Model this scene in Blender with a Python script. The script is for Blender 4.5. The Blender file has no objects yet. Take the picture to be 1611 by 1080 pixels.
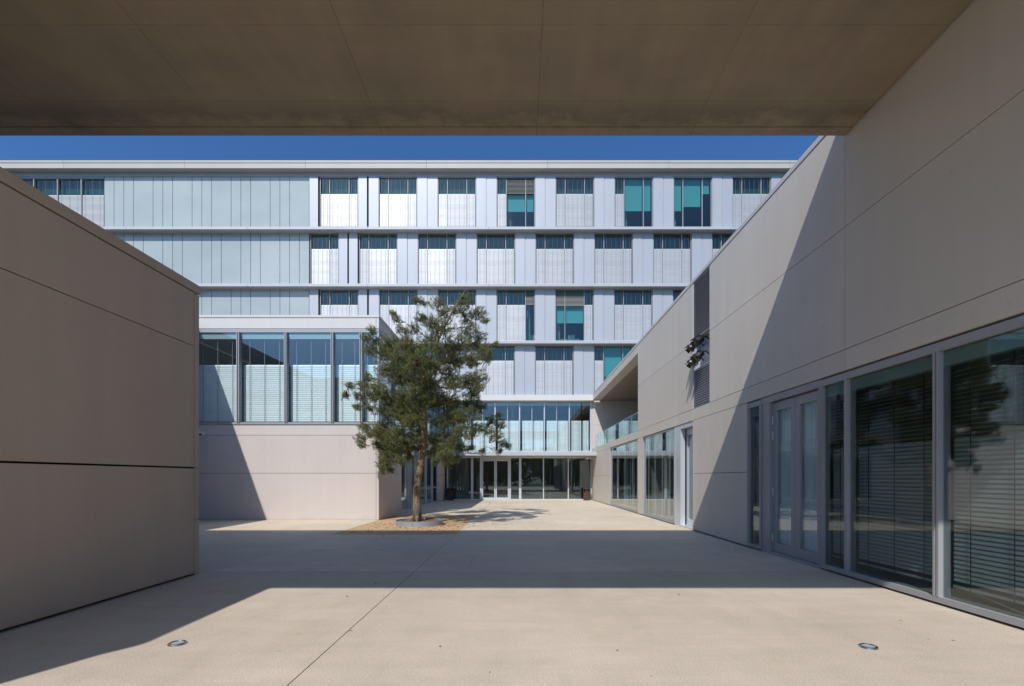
import bpy, math, random
import numpy as np
from mathutils import Vector
random.seed(7); RNG = np.random.default_rng(7)
sc = bpy.context.scene
COL = sc.collection
rad = math.radians

# ------------------------------------------------------------------ camera, light, exposure
EYE = 1.5
cam_d = bpy.data.cameras.new('camera'); cam = bpy.data.objects.new('camera', cam_d); COL.objects.link(cam)
cam.location = (0, 0, EYE); cam.rotation_euler = (rad(90), 0, 0)
cam_d.sensor_width = 36; cam_d.lens = 36 * 760 / 1611
cam_d.shift_x = -(816 - 805.5) / 1611; cam_d.shift_y = (752 - 540) / 1611
cam_d.clip_start = 0.05; cam_d.clip_end = 2000
sc.camera = cam
KX, KZ = 0.356, 0.92                        # sunlight travels (KX, KZ, -1)
elev = math.atan(1 / math.hypot(KX, KZ)); az = math.atan2(-KX, -KZ)
w = bpy.data.worlds.new('World'); sc.world = w; w.use_nodes = True
nt = w.node_tree; nt.nodes.clear()
sky = nt.nodes.new('ShaderNodeTexSky'); sky.sky_type = 'NISHITA'; sky.sun_disc = False
sky.sun_elevation = elev; sky.sun_rotation = az % (2 * math.pi)
sky.air_density = 1.0; sky.dust_density = 2.0; sky.ozone_density = 9; sky.altitude = 0
bg = nt.nodes.new('ShaderNodeBackground'); bg.inputs[1].default_value = 0.14
wo = nt.nodes.new('ShaderNodeOutputWorld')
tint = nt.nodes.new('ShaderNodeMix'); tint.data_type = 'RGBA'; tint.blend_type = 'MULTIPLY'; tint.inputs[0].default_value = 1; tint.inputs[7].default_value = (0.58, 0.83, 1.02, 1)
nt.links.new(sky.outputs[0], tint.inputs[6]); nt.links.new(tint.outputs[2], bg.inputs[0]); nt.links.new(bg.outputs[0], wo.inputs[0])
sun_d = bpy.data.lights.new('sun', 'SUN'); sun_d.energy = 4.4; sun_d.angle = rad(0.53); sun_d.color = (1.0, 0.965, 0.92)
sun = bpy.data.objects.new('sun', sun_d); COL.objects.link(sun)
sun.rotation_euler = Vector((KX, KZ, -1)).to_track_quat('-Z', 'Y').to_euler(); sun.location = (-10, -20, 30)
sc.view_settings.view_transform = 'Standard'; sc.view_settings.look = 'None'
sc.view_settings.gamma = 1; sc.view_settings.exposure = 0.0
sc.cycles.max_bounces = 10; sc.cycles.diffuse_bounces = 5; sc.cycles.transparent_max_bounces = 24
sc.cycles.use_denoising = True

# ------------------------------------------------------------------ materials
def new_mat(name):
    m = bpy.data.materials.new(name); m.use_nodes = True
    n = m.node_tree; b = n.nodes['Principled BSDF']
    return m, n, b
def simple(name, col, rough=0.6, metal=0.0, spec=0.5):
    m, n, b = new_mat(name)
    b.inputs['Base Color'].default_value = (*col, 1); b.inputs['Roughness'].default_value = rough
    b.inputs['Metallic'].default_value = metal; b.inputs['Specular IOR Level'].default_value = spec
    return m
def noise(n, scale, detail=4, rough=0.55, vec=None, stretch=None):
    t = n.nodes.new('ShaderNodeTexNoise'); t.inputs['Scale'].default_value = scale
    t.inputs['Detail'].default_value = detail; t.inputs['Roughness'].default_value = rough
    g = n.nodes.new('ShaderNodeNewGeometry')
    src = g.outputs['Position']
    if stretch:
        mp = n.nodes.new('ShaderNodeVectorMath'); mp.operation = 'MULTIPLY'; mp.inputs[1].default_value = stretch
        n.links.new(src, mp.inputs[0]); src = mp.outputs[0]
    n.links.new(src, t.inputs['Vector'])
    return t.outputs['Fac']
def ramp(n, fac, stops):
    r = n.nodes.new('ShaderNodeValToRGB'); e = r.color_ramp.elements
    e[0].position, e[0].color = stops[0][0], (*stops[0][1], 1)
    e[1].position, e[1].color = stops[-1][0], (*stops[-1][1], 1)
    for p, c in stops[1:-1]:
        x = e.new(p); x.color = (*c, 1)
    n.links.new(fac, r.inputs[0]); return r.outputs[0]
def mult(n, a, b, f=1.0, mode='MULTIPLY'):
    x = n.nodes.new('ShaderNodeMix'); x.data_type = 'RGBA'; x.blend_type = mode; x.inputs[0].default_value = f
    for s, i in ((a, 6), (b, 7)):
        if isinstance(s, tuple): x.inputs[i].default_value = (*s, 1)
        else: n.links.new(s, x.inputs[i])
    return x.outputs[2]
def bump(n, b, h, strength, dist=0.01):
    x = n.nodes.new('ShaderNodeBump'); x.inputs['Strength'].default_value = strength; x.inputs['Distance'].default_value = dist
    n.links.new(h, x.inputs['Height']); n.links.new(x.outputs[0], b.inputs['Normal'])
g1 = lambda v: (v, v, v)
def mth(n, op, a, b=None, c=None):
    x = n.nodes.new('ShaderNodeMath'); x.operation = op
    for i, s in enumerate((a, b, c)):
        if s is None: continue
        if isinstance(s, (int, float)): x.inputs[i].default_value = s
        else: n.links.new(s, x.inputs[i])
    return x.outputs[0]

def concrete(name, base, streak=0.10, mottled=0.10, rough=0.75):
    m, n, b = new_mat(name)
    big = ramp(n, noise(n, 0.7, 5), [(0.3, g1(1 - mottled)), (0.7, g1(1 + mottled * .4))])
    st = ramp(n, noise(n, 1.0, 5, 0.6, stretch=(3.2, 3.2, 0.22)), [(0.3, g1(1 - streak)), (0.7, g1(1 + streak * .3))])
    fine = ramp(n, noise(n, 60, 3), [(0.25, g1(0.95)), (0.75, g1(1.03))])
    spots = ramp(n, noise(n, 9, 2, 0.4), [(0.20, g1(0.80)), (0.27, g1(1.0))])
    gi = n.nodes.new('ShaderNodeNewGeometry'); isl = ramp(n, gi.outputs['Random Per Island'], [(0.0, (0.955, 0.95, 0.945)), (1.0, (1.02, 1.02, 1.02))])
    big = mult(n, big, isl)
    c = mult(n, mult(n, mult(n, mult(n, big, st), fine), spots, 0.6), base)
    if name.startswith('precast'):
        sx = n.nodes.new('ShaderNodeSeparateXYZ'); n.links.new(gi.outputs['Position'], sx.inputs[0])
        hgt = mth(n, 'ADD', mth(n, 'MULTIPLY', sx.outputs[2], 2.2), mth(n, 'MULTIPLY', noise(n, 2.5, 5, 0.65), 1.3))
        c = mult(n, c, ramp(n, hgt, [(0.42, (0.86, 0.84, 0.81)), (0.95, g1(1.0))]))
    n.links.new(c, b.inputs['Base Color']); b.inputs['Roughness'].default_value = rough
    b.inputs['Specular IOR Level'].default_value = 0.3
    bump(n, b, noise(n, 90, 3), 0.12, 0.004)
    return m
M = {}
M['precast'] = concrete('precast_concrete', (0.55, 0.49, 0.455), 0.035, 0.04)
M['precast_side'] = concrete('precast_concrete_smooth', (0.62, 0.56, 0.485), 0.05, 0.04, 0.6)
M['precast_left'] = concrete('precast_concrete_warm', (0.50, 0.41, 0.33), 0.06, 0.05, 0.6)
M['coping'] = concrete('coping_concrete', (0.60, 0.57, 0.54), 0.03, 0.04, 0.5)
M['dark_gap'] = simple('shadow_joint', (0.035, 0.03, 0.028), 0.9)
M['whiteband'] = simple('pale_band', (0.58, 0.57, 0.54), 0.5)

def soffit_mat():
    m, n, b = new_mat('board_marked_soffit')
    g = n.nodes.new('ShaderNodeNewGeometry'); s = n.nodes.new('ShaderNodeSeparateXYZ'); n.links.new(g.outputs['Position'], s.inputs[0])
    X, Y = s.outputs[0], s.outputs[1]
    def line(v, off, per, wd):
        a = mth(n, 'PINGPONG', mth(n, 'SUBTRACT', v, off), per / 2)
        wob = mth(n, 'MULTIPLY', mth(n, 'SUBTRACT', noise(n, 5, 3), 0.5), 0.006)
        a = mth(n, 'ADD', mth(n, 'ABSOLUTE', a), wob)
        return mth(n, 'SMOOTH_MIN', mth(n, 'MULTIPLY', a, 1 / wd), 1.0, 0.1)
    l = mth(n, 'MINIMUM', line(X, 0.267, 2.31, 0.010), line(Y, 5.50, 1.11, 0.009))
    keep = mth(n, 'MULTIPLY', noise(n, 1.3, 2), 1.0)
    lc = ramp(n, mth(n, 'ADD', l, mth(n, 'MULTIPLY', mth(n, 'GREATER_THAN', keep, 0.60), 0.5)), [(0.2, g1(0.70)), (1.0, g1(1.0))])
    big = ramp(n, noise(n, 0.9, 6, 0.6), [(0.3, (0.80, 0.80, 0.80)), (0.7, (1.08, 1.04, 0.98))])
    board = ramp(n, noise(n, 1.0, 5, 0.6, stretch=(0.5, 7, 1)), [(0.3, g1(0.95)), (0.7, g1(1.03))])
    board2 = ramp(n, noise(n, 1.0, 6, 0.65, stretch=(6, 0.7, 1)), [(0.3, g1(0.93)), (0.7, g1(1.04))])
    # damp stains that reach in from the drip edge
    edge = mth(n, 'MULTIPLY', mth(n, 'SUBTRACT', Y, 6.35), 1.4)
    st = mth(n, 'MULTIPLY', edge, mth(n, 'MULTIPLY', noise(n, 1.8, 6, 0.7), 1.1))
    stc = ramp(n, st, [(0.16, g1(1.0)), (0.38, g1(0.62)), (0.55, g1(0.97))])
    holes = n.nodes.new('ShaderNodeTexVoronoi'); holes.inputs['Scale'].default_value = 1.1
    n.links.new(g.outputs['Position'], holes.inputs['Vector'])
    hc = ramp(n, holes.outputs['Distance'], [(0.012, g1(0.45)), (0.03, g1(1.0))])
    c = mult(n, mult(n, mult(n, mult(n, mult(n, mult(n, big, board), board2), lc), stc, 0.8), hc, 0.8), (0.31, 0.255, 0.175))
    n.links.new(c, b.inputs['Base Color']); b.inputs['Roughness'].default_value = 0.65
    bump(n, b, mth(n, 'ADD', noise(n, 40, 4), mth(n, 'MULTIPLY', l, 0.6)), 0.3, 0.006)
    return m
M['soffit'] = soffit_mat()

def paving_mat(name, base, warm, smooth):
    m, n, b = new_mat(name)
    big = ramp(n, noise(n, 0.35, 6, 0.6), [(0.3, g1(0.86)), (0.7, g1(1.06))])
    mid = ramp(n, noise(n, 2.2, 6, 0.65), [(0.3, g1(0.93)), (0.7, g1(1.04))])
    rust = ramp(n, noise(n, 3.1, 3, 0.5), [(0.66, (1, 1, 1)), (0.76, (1.0, 0.90, 0.72))])
    brush = ramp(n, noise(n, 1.0, 4, 0.6, stretch=(0.6, 5, 1)), [(0.3, g1(0.94)), (0.7, g1(1.03))])
    fine = ramp(n, noise(n, 70, 3, 0.7), [(0.3, g1(1 - 0.30 * (1 - smooth))), (0.7, g1(1 + 0.12 * (1 - smooth)))])
    vo = n.nodes.new('ShaderNodeTexVoronoi'); vo.inputs['Scale'].default_value = 38
    g = n.nodes.new('ShaderNodeNewGeometry'); n.links.new(g.outputs['Position'], vo.inputs['Vector'])
    pit = ramp(n, vo.outputs['Distance'], [(0.06, g1(0.72)), (0.14, g1(1.0))])
    blot = ramp(n, noise(n, 1.1, 5, 0.7), [(0.60, (1, 1, 1)), (0.70, (0.93, 0.915, 0.90))])
    mid = mult(n, mid, blot)
    scuff = ramp(n, noise(n, 1.0, 5, 0.7, stretch=(3.5, 0.5, 1)), [(0.32, g1(0.94)), (0.48, g1(1.0))])
    mid = mult(n, mid, scuff)
    sp = ramp(n, noise(n, 8, 2, 0.3), [(0.19, g1(0.72)), (0.225, g1(1.0))])
    c = mult(n, mult(n, mult(n, mult(n, mult(n, mult(n, mult(n, big, mid), rust), brush), fine), pit, 0.7 * (1 - smooth)), sp, 0.5), base)
    n.links.new(c, b.inputs['Base Color'])
    r = ramp(n, noise(n, 0.5, 4), [(0.35, g1(0.9 - 0.35 * smooth)), (0.65, g1(0.9 - 0.15 * smooth))])
    n.links.new(r, b.inputs['Roughness']); b.inputs['Specular IOR Level'].default_value = 0.35
    bump(n, b, noise(n, 80, 4, 0.7), 0.35 * (1 - smooth) + 0.08, 0.006)
    return m
M['pave_near'] = paving_mat('exposed_concrete_paving', (0.59, 0.495, 0.395), 1, 0.1)
M['pave_far'] = paving_mat('brushed_concrete_paving', (0.635, 0.535, 0.41), 0, 0.6)
M['gravel'] = paving_mat('orange_stabilised_gravel', (0.58, 0.38, 0.215), 1, 0.0)

def cladding(name, base, rough=0.38, metal=0.25):
    m, n, b = new_mat(name)
    v = ramp(n, noise(n, 0.8, 3, stretch=(1, 1, 0.3)), [(0.3, g1(0.96)), (0.7, g1(1.02))])
    gi = n.nodes.new('ShaderNodeNewGeometry'); isl = ramp(n, gi.outputs['Random Per Island'], [(0.0, g1(0.93)), (1.0, g1(1.03))])
    n.links.new(mult(n, mult(n, v, isl), base), b.inputs['Base Color'])
    b.inputs['Roughness'].default_value = rough; b.inputs['Metallic'].default_value = metal
    return m
M['panel'] = cladding('aluminium_panel', (0.39, 0.405, 0.44), 0.48, 0.18)
M['ledge'] = cladding('aluminium_ledge', (0.43, 0.44, 0.455), 0.5, 0.05)
M['cornice'] = cladding('pale_cornice', (0.44, 0.415, 0.38), 0.6, 0.0)
M['alu'] = cladding('aluminium_frame', (0.56, 0.58, 0.62), 0.38, 0.5)
M['mullion'] = cladding('grey_mullion', (0.30, 0.31, 0.33), 0.5, 0.1)
M['alu_pale'] = cladding('pale_aluminium_frame', (0.62, 0.65, 0.68), 0.35, 0.4)
M['alu_east'] = cladding('grey_anodised_frame', (0.33, 0.335, 0.345), 0.45, 0.15)
M['alu_dark'] = cladding('dark_aluminium_frame', (0.24, 0.26, 0.30), 0.4, 0.4)  # even darker aluminium tone for joints, plates and screws
M['slat'] = cladding('silver_blind_slat', (0.49, 0.50, 0.52), 0.44, 0.17)
M['slat_in'] = cladding('white_blind_slat', (0.78, 0.80, 0.80), 0.4, 0.1)
M['slat_grey'] = cladding('grey_blind_slat', (0.36, 0.39, 0.40), 0.5, 0.1)
M['cable'] = simple('blind_cable', (0.24, 0.25, 0.27), 0.6)
M['teal'] = simple('teal_roller_blind', (0.15, 0.47, 0.52), 0.7)
M['curtain'] = simple('dark_green_curtain', (0.035, 0.085, 0.065), 0.8)
M['pale_curtain'] = simple('pale_green_curtain', (0.32, 0.40, 0.38), 0.8)
M['sheer'] = simple('grey_sheer_curtain', (0.62, 0.66, 0.68), 0.8)
M['brownslat'] = simple('raised_blind_stack', (0.30, 0.29, 0.28), 0.6)
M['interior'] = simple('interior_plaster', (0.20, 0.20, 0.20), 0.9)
M['interior_dark'] = simple('interior_dark', (0.07, 0.075, 0.08), 0.9)
M['frost'] = simple('frosted_glass_strip', (0.30, 0.38, 0.385), 0.3)
M['black'] = simple('black_enamel', (0.012, 0.012, 0.014), 0.4)
M['steel'] = simple('brushed_steel', (0.62, 0.62, 0.60), 0.3, 1.0)
M['galv'] = cladding('galvanised_steel', (0.33, 0.36, 0.38), 0.6, 0.5)
M['lens'] = simple('lamp_lens', (0.38, 0.42, 0.44), 0.15, 0.0, 0.6)
M['rust'] = simple('dark_brown_enamel', (0.055, 0.028, 0.020), 0.5)
M['soil'] = concrete('bark_mulch', (0.16, 0.11, 0.09), 0.0, 0.3)
M['white_metal'] = simple('white_painted_metal', (0.62, 0.60, 0.58), 0.4)
M['louvre'] = cladding('grey_louvre', (0.27, 0.28, 0.31), 0.5, 0.1)
M['lampglass'] = simple('yellowed_lamp_glass', (0.32, 0.30, 0.20), 0.2)

def channel_glass():
    m, n, b = new_mat('pale_channel_glass')
    v = ramp(n, noise(n, 0.16, 5, 0.6, stretch=(1, 1, 1.6)), [(0.35, (0.325, 0.365, 0.355)), (0.68, (0.415, 0.44, 0.425))])  # soft pale patches: reflected clouds painted into the glass colour
    n.links.new(v, b.inputs['Base Color']); b.inputs['Roughness'].default_value = 0.12
    b.inputs['Specular IOR Level'].default_value = 0.7
    return m
M['channel'] = channel_glass()

def glass(name, tint, f0, rough=0.0):
    m = bpy.data.materials.new(name); m.use_nodes = True; n = m.node_tree; n.nodes.clear()
    out = n.nodes.new('ShaderNodeOutputMaterial'); mix = n.nodes.new('ShaderNodeMixShader')
    tr = n.nodes.new('ShaderNodeBsdfTransparent'); tr.inputs[0].default_value = (*tint, 1)
    gl = n.nodes.new('ShaderNodeBsdfGlossy'); gl.inputs['Roughness'].default_value = rough
    gl.inputs['Color'].default_value = (0.92, 0.96, 0.97, 1)
    g = n.nodes.new('ShaderNodeNewGeometry'); d = n.nodes.new('ShaderNodeVectorMath'); d.operation = 'DOT_PRODUCT'
    n.links.new(g.outputs['Incoming'], d.inputs[0]); n.links.new(g.outputs['Normal'], d.inputs[1])
    c = mth(n, 'SUBTRACT', 1.0, mth(n, 'ABSOLUTE', d.outputs['Value']))
    f = mth(n, 'ADD', f0, mth(n, 'MULTIPLY', mth(n, 'POWER', c, 5.0), 1 - f0))
    n.links.new(f, mix.inputs[0]); n.links.new(tr.outputs[0], mix.inputs[1]); n.links.new(gl.outputs[0], mix.inputs[2])
    n.links.new(mix.outputs[0], out.inputs[0])
    return m
M['glass'] = glass('clear_glazing', (0.93, 0.97, 0.97), 0.085)
M['glass_blue'] = glass('solar_glazing', (0.72, 0.82, 0.80), 0.055)
M['glass_grey'] = glass('grey_glazing', (0.78, 0.83, 0.82), 0.07)
M['glass_clear'] = glass('balustrade_glass', (0.84, 0.94, 0.92), 0.05)

def bark_mat():
    m, n, b = new_mat('pine_bark')
    g = n.nodes.new('ShaderNodeNewGeometry'); s = n.nodes.new('ShaderNodeSeparateXYZ'); n.links.new(g.outputs['Position'], s.inputs[0])
    h = mth(n, 'ADD', mth(n, 'MULTIPLY', s.outputs[2], 0.125), mth(n, 'MULTIPLY', mth(n, 'SUBTRACT', noise(n, 2, 3), 0.5), 0.15))
    base = ramp(n, h, [(0.05, (0.20, 0.155, 0.115)), (0.22, (0.27, 0.19, 0.11)), (0.30, (0.33, 0.17, 0.09)), (0.6, (0.26, 0.15, 0.09)), (1.0, (0.16, 0.12, 0.08))])
    fl = ramp(n, noise(n, 9, 5, 0.7, stretch=(2.2, 2.2, 0.7)), [(0.35, g1(0.35)), (0.6, g1(1.15))])
    n.links.new(mult(n, fl, base), b.inputs['Base Color']); b.inputs['Roughness'].default_value = 0.9
    bump(n, b, noise(n, 9, 5, 0.7, stretch=(2.2, 2.2, 0.7)), 0.8, 0.03)
    return m
M['bark'] = bark_mat()
M['limb_bark'] = concrete('limb_bark', (0.13, 0.085, 0.055), 0.2, 0.3, 0.9)
def needle_mat(name, lo, mi, hi):
    m, n, b = new_mat(name)
    c = ramp(n, noise(n, 2.2, 4, 0.7), [(0.30, lo), (0.5, mi), (0.72, hi)])
    n.links.new(c, b.inputs['Base Color']); b.inputs['Roughness'].default_value = 0.55
    b.inputs['Specular IOR Level'].default_value = 0.35
    tl = n.nodes.new('ShaderNodeBsdfTranslucent'); n.links.new(c, tl.inputs[0])
    mx = n.nodes.new('ShaderNodeMixShader'); mx.inputs[0].default_value = 0.25
    n.links.new(b.outputs[0], mx.inputs[1]); n.links.new(tl.outputs[0], mx.inputs[2])
    n.links.new(mx.outputs[0], n.nodes['Material Output'].inputs[0])
    return m
M['needle'] = needle_mat('pine_needles', (0.085, 0.10, 0.036), (0.15, 0.17, 0.052), (0.26, 0.265, 0.09))
M['wood'] = needle_mat('broadleaf_foliage', (0.04, 0.075, 0.02), (0.07, 0.12, 0.03), (0.11, 0.17, 0.045))
M['lawn'] = needle_mat('meadow_grass', (0.06, 0.10, 0.025), (0.10, 0.15, 0.04), (0.17, 0.19, 0.07))

# ------------------------------------------------------------------ builders
ORG = {}
class Fr:                                   # local frame: u along a wall, n outward, z up
    def __init__(s, kind, d): s.k, s.d = kind, d
    def __call__(s, u, n, z):
        if s.k == 'front': return (u, s.d - n, z)       # faces the camera (-Y)
        if s.k == 'right': return (s.d - n, u, z)       # right-hand wall, faces -X
        if s.k == 'left': return (s.d + n, u, z)        # left-hand wall, faces +X
        return (u, n, z)
W = Fr('world', 0)
class MB:
    def __init__(s): s.v, s.f, s.smooth = [], [], False
    def box(s, F, u0, u1, n0, n1, z0, z1):
        i = len(s.v)
        s.v += [F(u, n, z) for z in (z0, z1) for n in (n0, n1) for u in (u0, u1)]
        s.f += [tuple(i + k for k in q) for q in ((0, 2, 3, 1), (4, 5, 7, 6), (0, 1, 5, 4), (2, 6, 7, 3), (0, 4, 6, 2), (1, 3, 7, 5))]
        return s
    def poly(s, pts): i = len(s.v); s.v += [tuple(p) for p in pts]; s.f.append(tuple(range(i, i + len(pts)))); return s
    def prism(s, pts, z0, z1):
        i = len(s.v); k = len(pts)
        s.v += [(x, y, z0) for x, y in pts] + [(x, y, z1) for x, y in pts]
        s.f += [tuple(i + a for a in reversed(range(k))), tuple(i + k + a for a in range(k))]
        for a in range(k):
            b = (a + 1) % k; s.f.append((i + a, i + b, i + k + b, i + k + a))
        return s
    def tube(s, pts, rs, k=8, caps=True):
        i = len(s.v); P = [Vector(p) for p in pts]; up = Vector((0.13, 0.31, 0.94))
        for j, p in enumerate(P):
            t = (P[min(j + 1, len(P) - 1)] - P[max(j - 1, 0)]).normalized()
            a = t.cross(up)
            if a.length < 0.1: a = t.cross(Vector((1, 0.2, 0)))
            a.normalize(); b = t.cross(a)
            for q in range(k):
                an = 2 * math.pi * q / k
                s.v.append(tuple(p + (a * math.cos(an) + b * math.sin(an)) * rs[j]))
        for j in range(len(P) - 1):
            for q in range(k):
                r = (q + 1) % k
                s.f.append((i + j * k + q, i + j * k + r, i + (j + 1) * k + r, i + (j + 1) * k + q))
        if caps:
            s.f.append(tuple(i + q for q in reversed(range(k)))); s.f.append(tuple(i + (len(P) - 1) * k + q for q in range(k)))
        return s
    def slats(s, F, u0, u1, z0, z1, n, pitch, tilt, width=None):
        wd = (width or pitch * 1.12) / 2; c, q = math.cos(tilt) * wd, math.sin(tilt) * wd
        z = z0 + pitch / 2
        while z < z1 - pitch * 0.3:
            i = len(s.v); bow = wd * 0.22
            pr = [(n - c, z + q), (n + bow * math.sin(tilt), z + bow * math.cos(tilt)), (n + c, z - q)]
            for a, b in pr: s.v += [F(u0, a, b), F(u1, a, b)]
            s.f += [(i, i + 1, i + 3, i + 2), (i + 2, i + 3, i + 5, i + 4)]
            z += pitch
        return s
    def build(s, name, mat, parent=None, bevel=0, smooth=False):
        o = ORG.get(parent.name, (0, 0, 0)) if parent else (0, 0, 0)
        me = bpy.data.meshes.new(name)
        me.from_pydata([(x - o[0], y - o[1], z - o[2]) for x, y, z in s.v], [], s.f); me.update()
        import bmesh
        bm = bmesh.new(); bm.from_mesh(me)
        if len(bm.faces) < 30000 and not getattr(s, 'open', False): bmesh.ops.recalc_face_normals(bm, faces=bm.faces)
        if smooth:
            for f in bm.faces: f.smooth = True
        bm.to_mesh(me); bm.free()
        ob = bpy.data.objects.new(name, me); COL.objects.link(ob); me.materials.append(M[mat] if isinstance(mat, str) else mat)
        if parent: ob.parent = parent; ORG[ob.name] = o
        if bevel:
            b = ob.modifiers.new('bevel', 'BEVEL'); b.width = bevel; b.segments = 2; b.limit_method = 'ANGLE'
        return ob
def tag(o, label, cat, group=None, kind=None):
    if label: o['label'] = label
    if cat: o['category'] = cat
    if group: o['group'] = group
    if kind: o['kind'] = kind
    return o
def thing(name, label, cat, loc, group=None):
    o = bpy.data.objects.new(name, None); COL.objects.link(o); o.location = loc; ORG[o.name] = loc
    o.empty_display_size = 0.2
    return tag(o, label, cat, group)
def struct(o): o['kind'] = 'structure'; return o

YF, XR, XL, YP = 32.5, 4.93, -4.96, 17.14
SF = 760 / YF
FF, FR, FL, FP = Fr('front', YF), Fr('right', XR), Fr('left', XL), Fr('front', YP)
ux = lambda px: (px - 816) / SF
zy = lambda py: EYE + (752 - py) / SF

def panels(mb, F, rects, t=0.12, gap=0.012):
    for (u0, u1, z0, z1) in rects:
        mb.box(F, u0 + gap / 2, u1 - gap / 2, -t, 0, z0 + gap / 2, z1 - gap / 2)
    return mb

# ------------------------------------------------------------------ ground
struct(MB().box(W, -400, 400, -400, 400, -0.6, -0.30).build('ground', 'lawn'))
struct(MB().box(W, -60, 60, -14, 70, -0.28, -0.06).build('sub_base', 'dark_gap'))
G = 0.005
near = MB(); far = MB()
def slab(mb, x0, x1, y0, y1): mb.box(W, x0 + G, x1 - G, y0 + G, y1 - G, -0.05, 0.0)
slab(near, -22, -1.67, -14, 7.75); slab(near, -1.67, 12, -14, 7.75)
slab(far, -22, -4.96, 7.75, 19); slab(far, -4.96, -1.67, 7.75, 12.74)
far.box(W, -1.67 + G, -.84 - G / 2, 7.75 + G, 9.3, -0.05, 0); far.box(W, -.84 + G / 2, 12, 7.75 + G, 9.3, -0.05, 0)
far.box(W, -1.67 + G, 12, 9.3, 34, -0.05, 0)
slab(far, -4.96, -1.67, 19.5, 34); far.box(W, -22, -4.96 - G, 19, 40, -0.05, 0)
struct(near.build('courtyard_paving', 'pave_near')); struct(far.build('entrance_paving', 'pave_far'))
struct(MB().box(W, -4.96, -1.67, 12.74, 19.5, -0.05, -0.004).build('gravel_path', 'gravel'))

# ------------------------------------------------------------------ overhead slab (the photographer stands under it)
brg = thing('concrete_bridge', 'dark board-marked concrete slab spanning overhead between the two wings', 'bridge', (-7.5, 3.8, 0))
ob = MB().box(W, -20, 4.915, 0.44, 7.09, 6.655, 7.06).build('soffit_slab', 'soffit', brg)
MB().box(W, -20, 4.915, 7.10, 7.27, 6.645, 7.10).build('edge_beam', 'soffit', brg, bevel=0.006)
MB().box(W, -20, 4.905, 7.08, 7.11, 6.70, 7.05).build('drip_groove', 'dark_gap', brg)

# ------------------------------------------------------------------ left near block
blk = thing('garden_wall_block', 'low shaded precast concrete block at the left with a sloping-looking flat coping', 'concrete wall', (-8, 4, 0))
blk['label'] = 'low precast concrete block in shade at the far left, nearest the viewer'
BX, BY0, BY1 = -4.985, 0.366, 7.54
foot = [(BX - .07, BY0), (BX - .07, BY1 - .02), (-14, BY1 - .02), (-14, -11), (BX - .07 - 7.5, BY0 - 11.3)]
MB().prism(foot, -0.04, 4.345).build('core', 'dark_gap', blk)
FB = Fr('left', BX)
pm = MB(); ys = [BY0, 7.42]
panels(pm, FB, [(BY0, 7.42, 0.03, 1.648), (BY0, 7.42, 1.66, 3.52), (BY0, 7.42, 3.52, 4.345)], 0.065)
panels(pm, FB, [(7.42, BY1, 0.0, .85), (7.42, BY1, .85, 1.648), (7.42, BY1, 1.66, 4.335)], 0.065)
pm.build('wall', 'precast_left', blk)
MB().prism([(BX + .012, BY0 - .1), (BX + .012, BY1 + .02), (-14, BY1 + .02), (-14, -11), (BX + .012 - 7.5, BY0 - .1 - 11.3)], 4.36, 4.49).build('coping', 'precast_left', blk, bevel=0.01)
# wing far left, outside the frame: it throws the slanting shade on the pavilion
lw = thing('west_wing', 'low pale concrete wing left of the courtyard behind the near block', 'building', (-15, 9, 0))
MB().box(W, -22, -11.46, -6, 17.1, -0.04, 7.1).build('wall', 'precast', lw)

# ------------------------------------------------------------------ generic glazing
def cables(mb, F, u0, u1, z0, z1, n, cnt, wd=0.007):
    for k in range(cnt):
        u = u0 + (u1 - u0) * (k + 0.5) / cnt
        mb.box(F, u - wd / 2, u + wd / 2, n, n + 0.008, z0, z1)

# ------------------------------------------------------------------ main building
mb_ = thing('office_building', 'long pale five-storey office building with white blinds closing the courtyard', 'building', (0, YF + 7, 0))
UL, UR = -42.0, 26.0
LEDGE = [(17.96, 18.14), (14.18, 14.37), (10.40, 10.60)]
for z0, z1 in LEDGE:
    m = MB(); u = UL
    while u < UR:
        m.box(FF, u + .004, min(u + 8.0, UR) - .004, -0.3, 0.5, z0, z1); u += 8.0
    m.build('ledge', 'ledge', mb_, bevel=0.01)
m = MB(); u = UL - 4.2
while u < UR:
    m.box(FF, max(u, UL) + .006, min(u + 8.02, UR) - .006, -0.4, 0.5, 22.01, 22.36)
    m.box(FF, max(u, UL) + .006, min(u + 8.02, UR) - .006, -0.4, 0.53, 22.36, 22.51); u += 8.02
m.build('cornice', 'cornice', mb_, bevel=0.008)
MB().box(FF, UL, UR, -14, -0.4, 22.0, 22.3).build('roof', 'coping', mb_)
m = MB()
m.box(FF, UL, UR, -6.3, -6.0, 0, 22.0)
for z in (3.0, 6.7, 10.4, 14.18, 17.96): m.box(FF, UL, UR, -6.0, -0.31, z - 0.12, z + 0.12)
m.box(FF, UL, UL + .3, -6, -.3, 0, 22); m.box(FF, UR - .3, UR, -6, -.3, 0, 22)
u = UL + 2.0
while u < UR:
    m.box(FF, u - .06, u + .06, -6, -0.9, 3.12, 21.9); u += 3.957 * 2
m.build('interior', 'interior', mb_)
# lintel strip under the cornice
MB().box(FF, UL, UR, -0.3, 0.06, 21.735, 22.005).build('lintel', 'panel', mb_)

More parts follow.
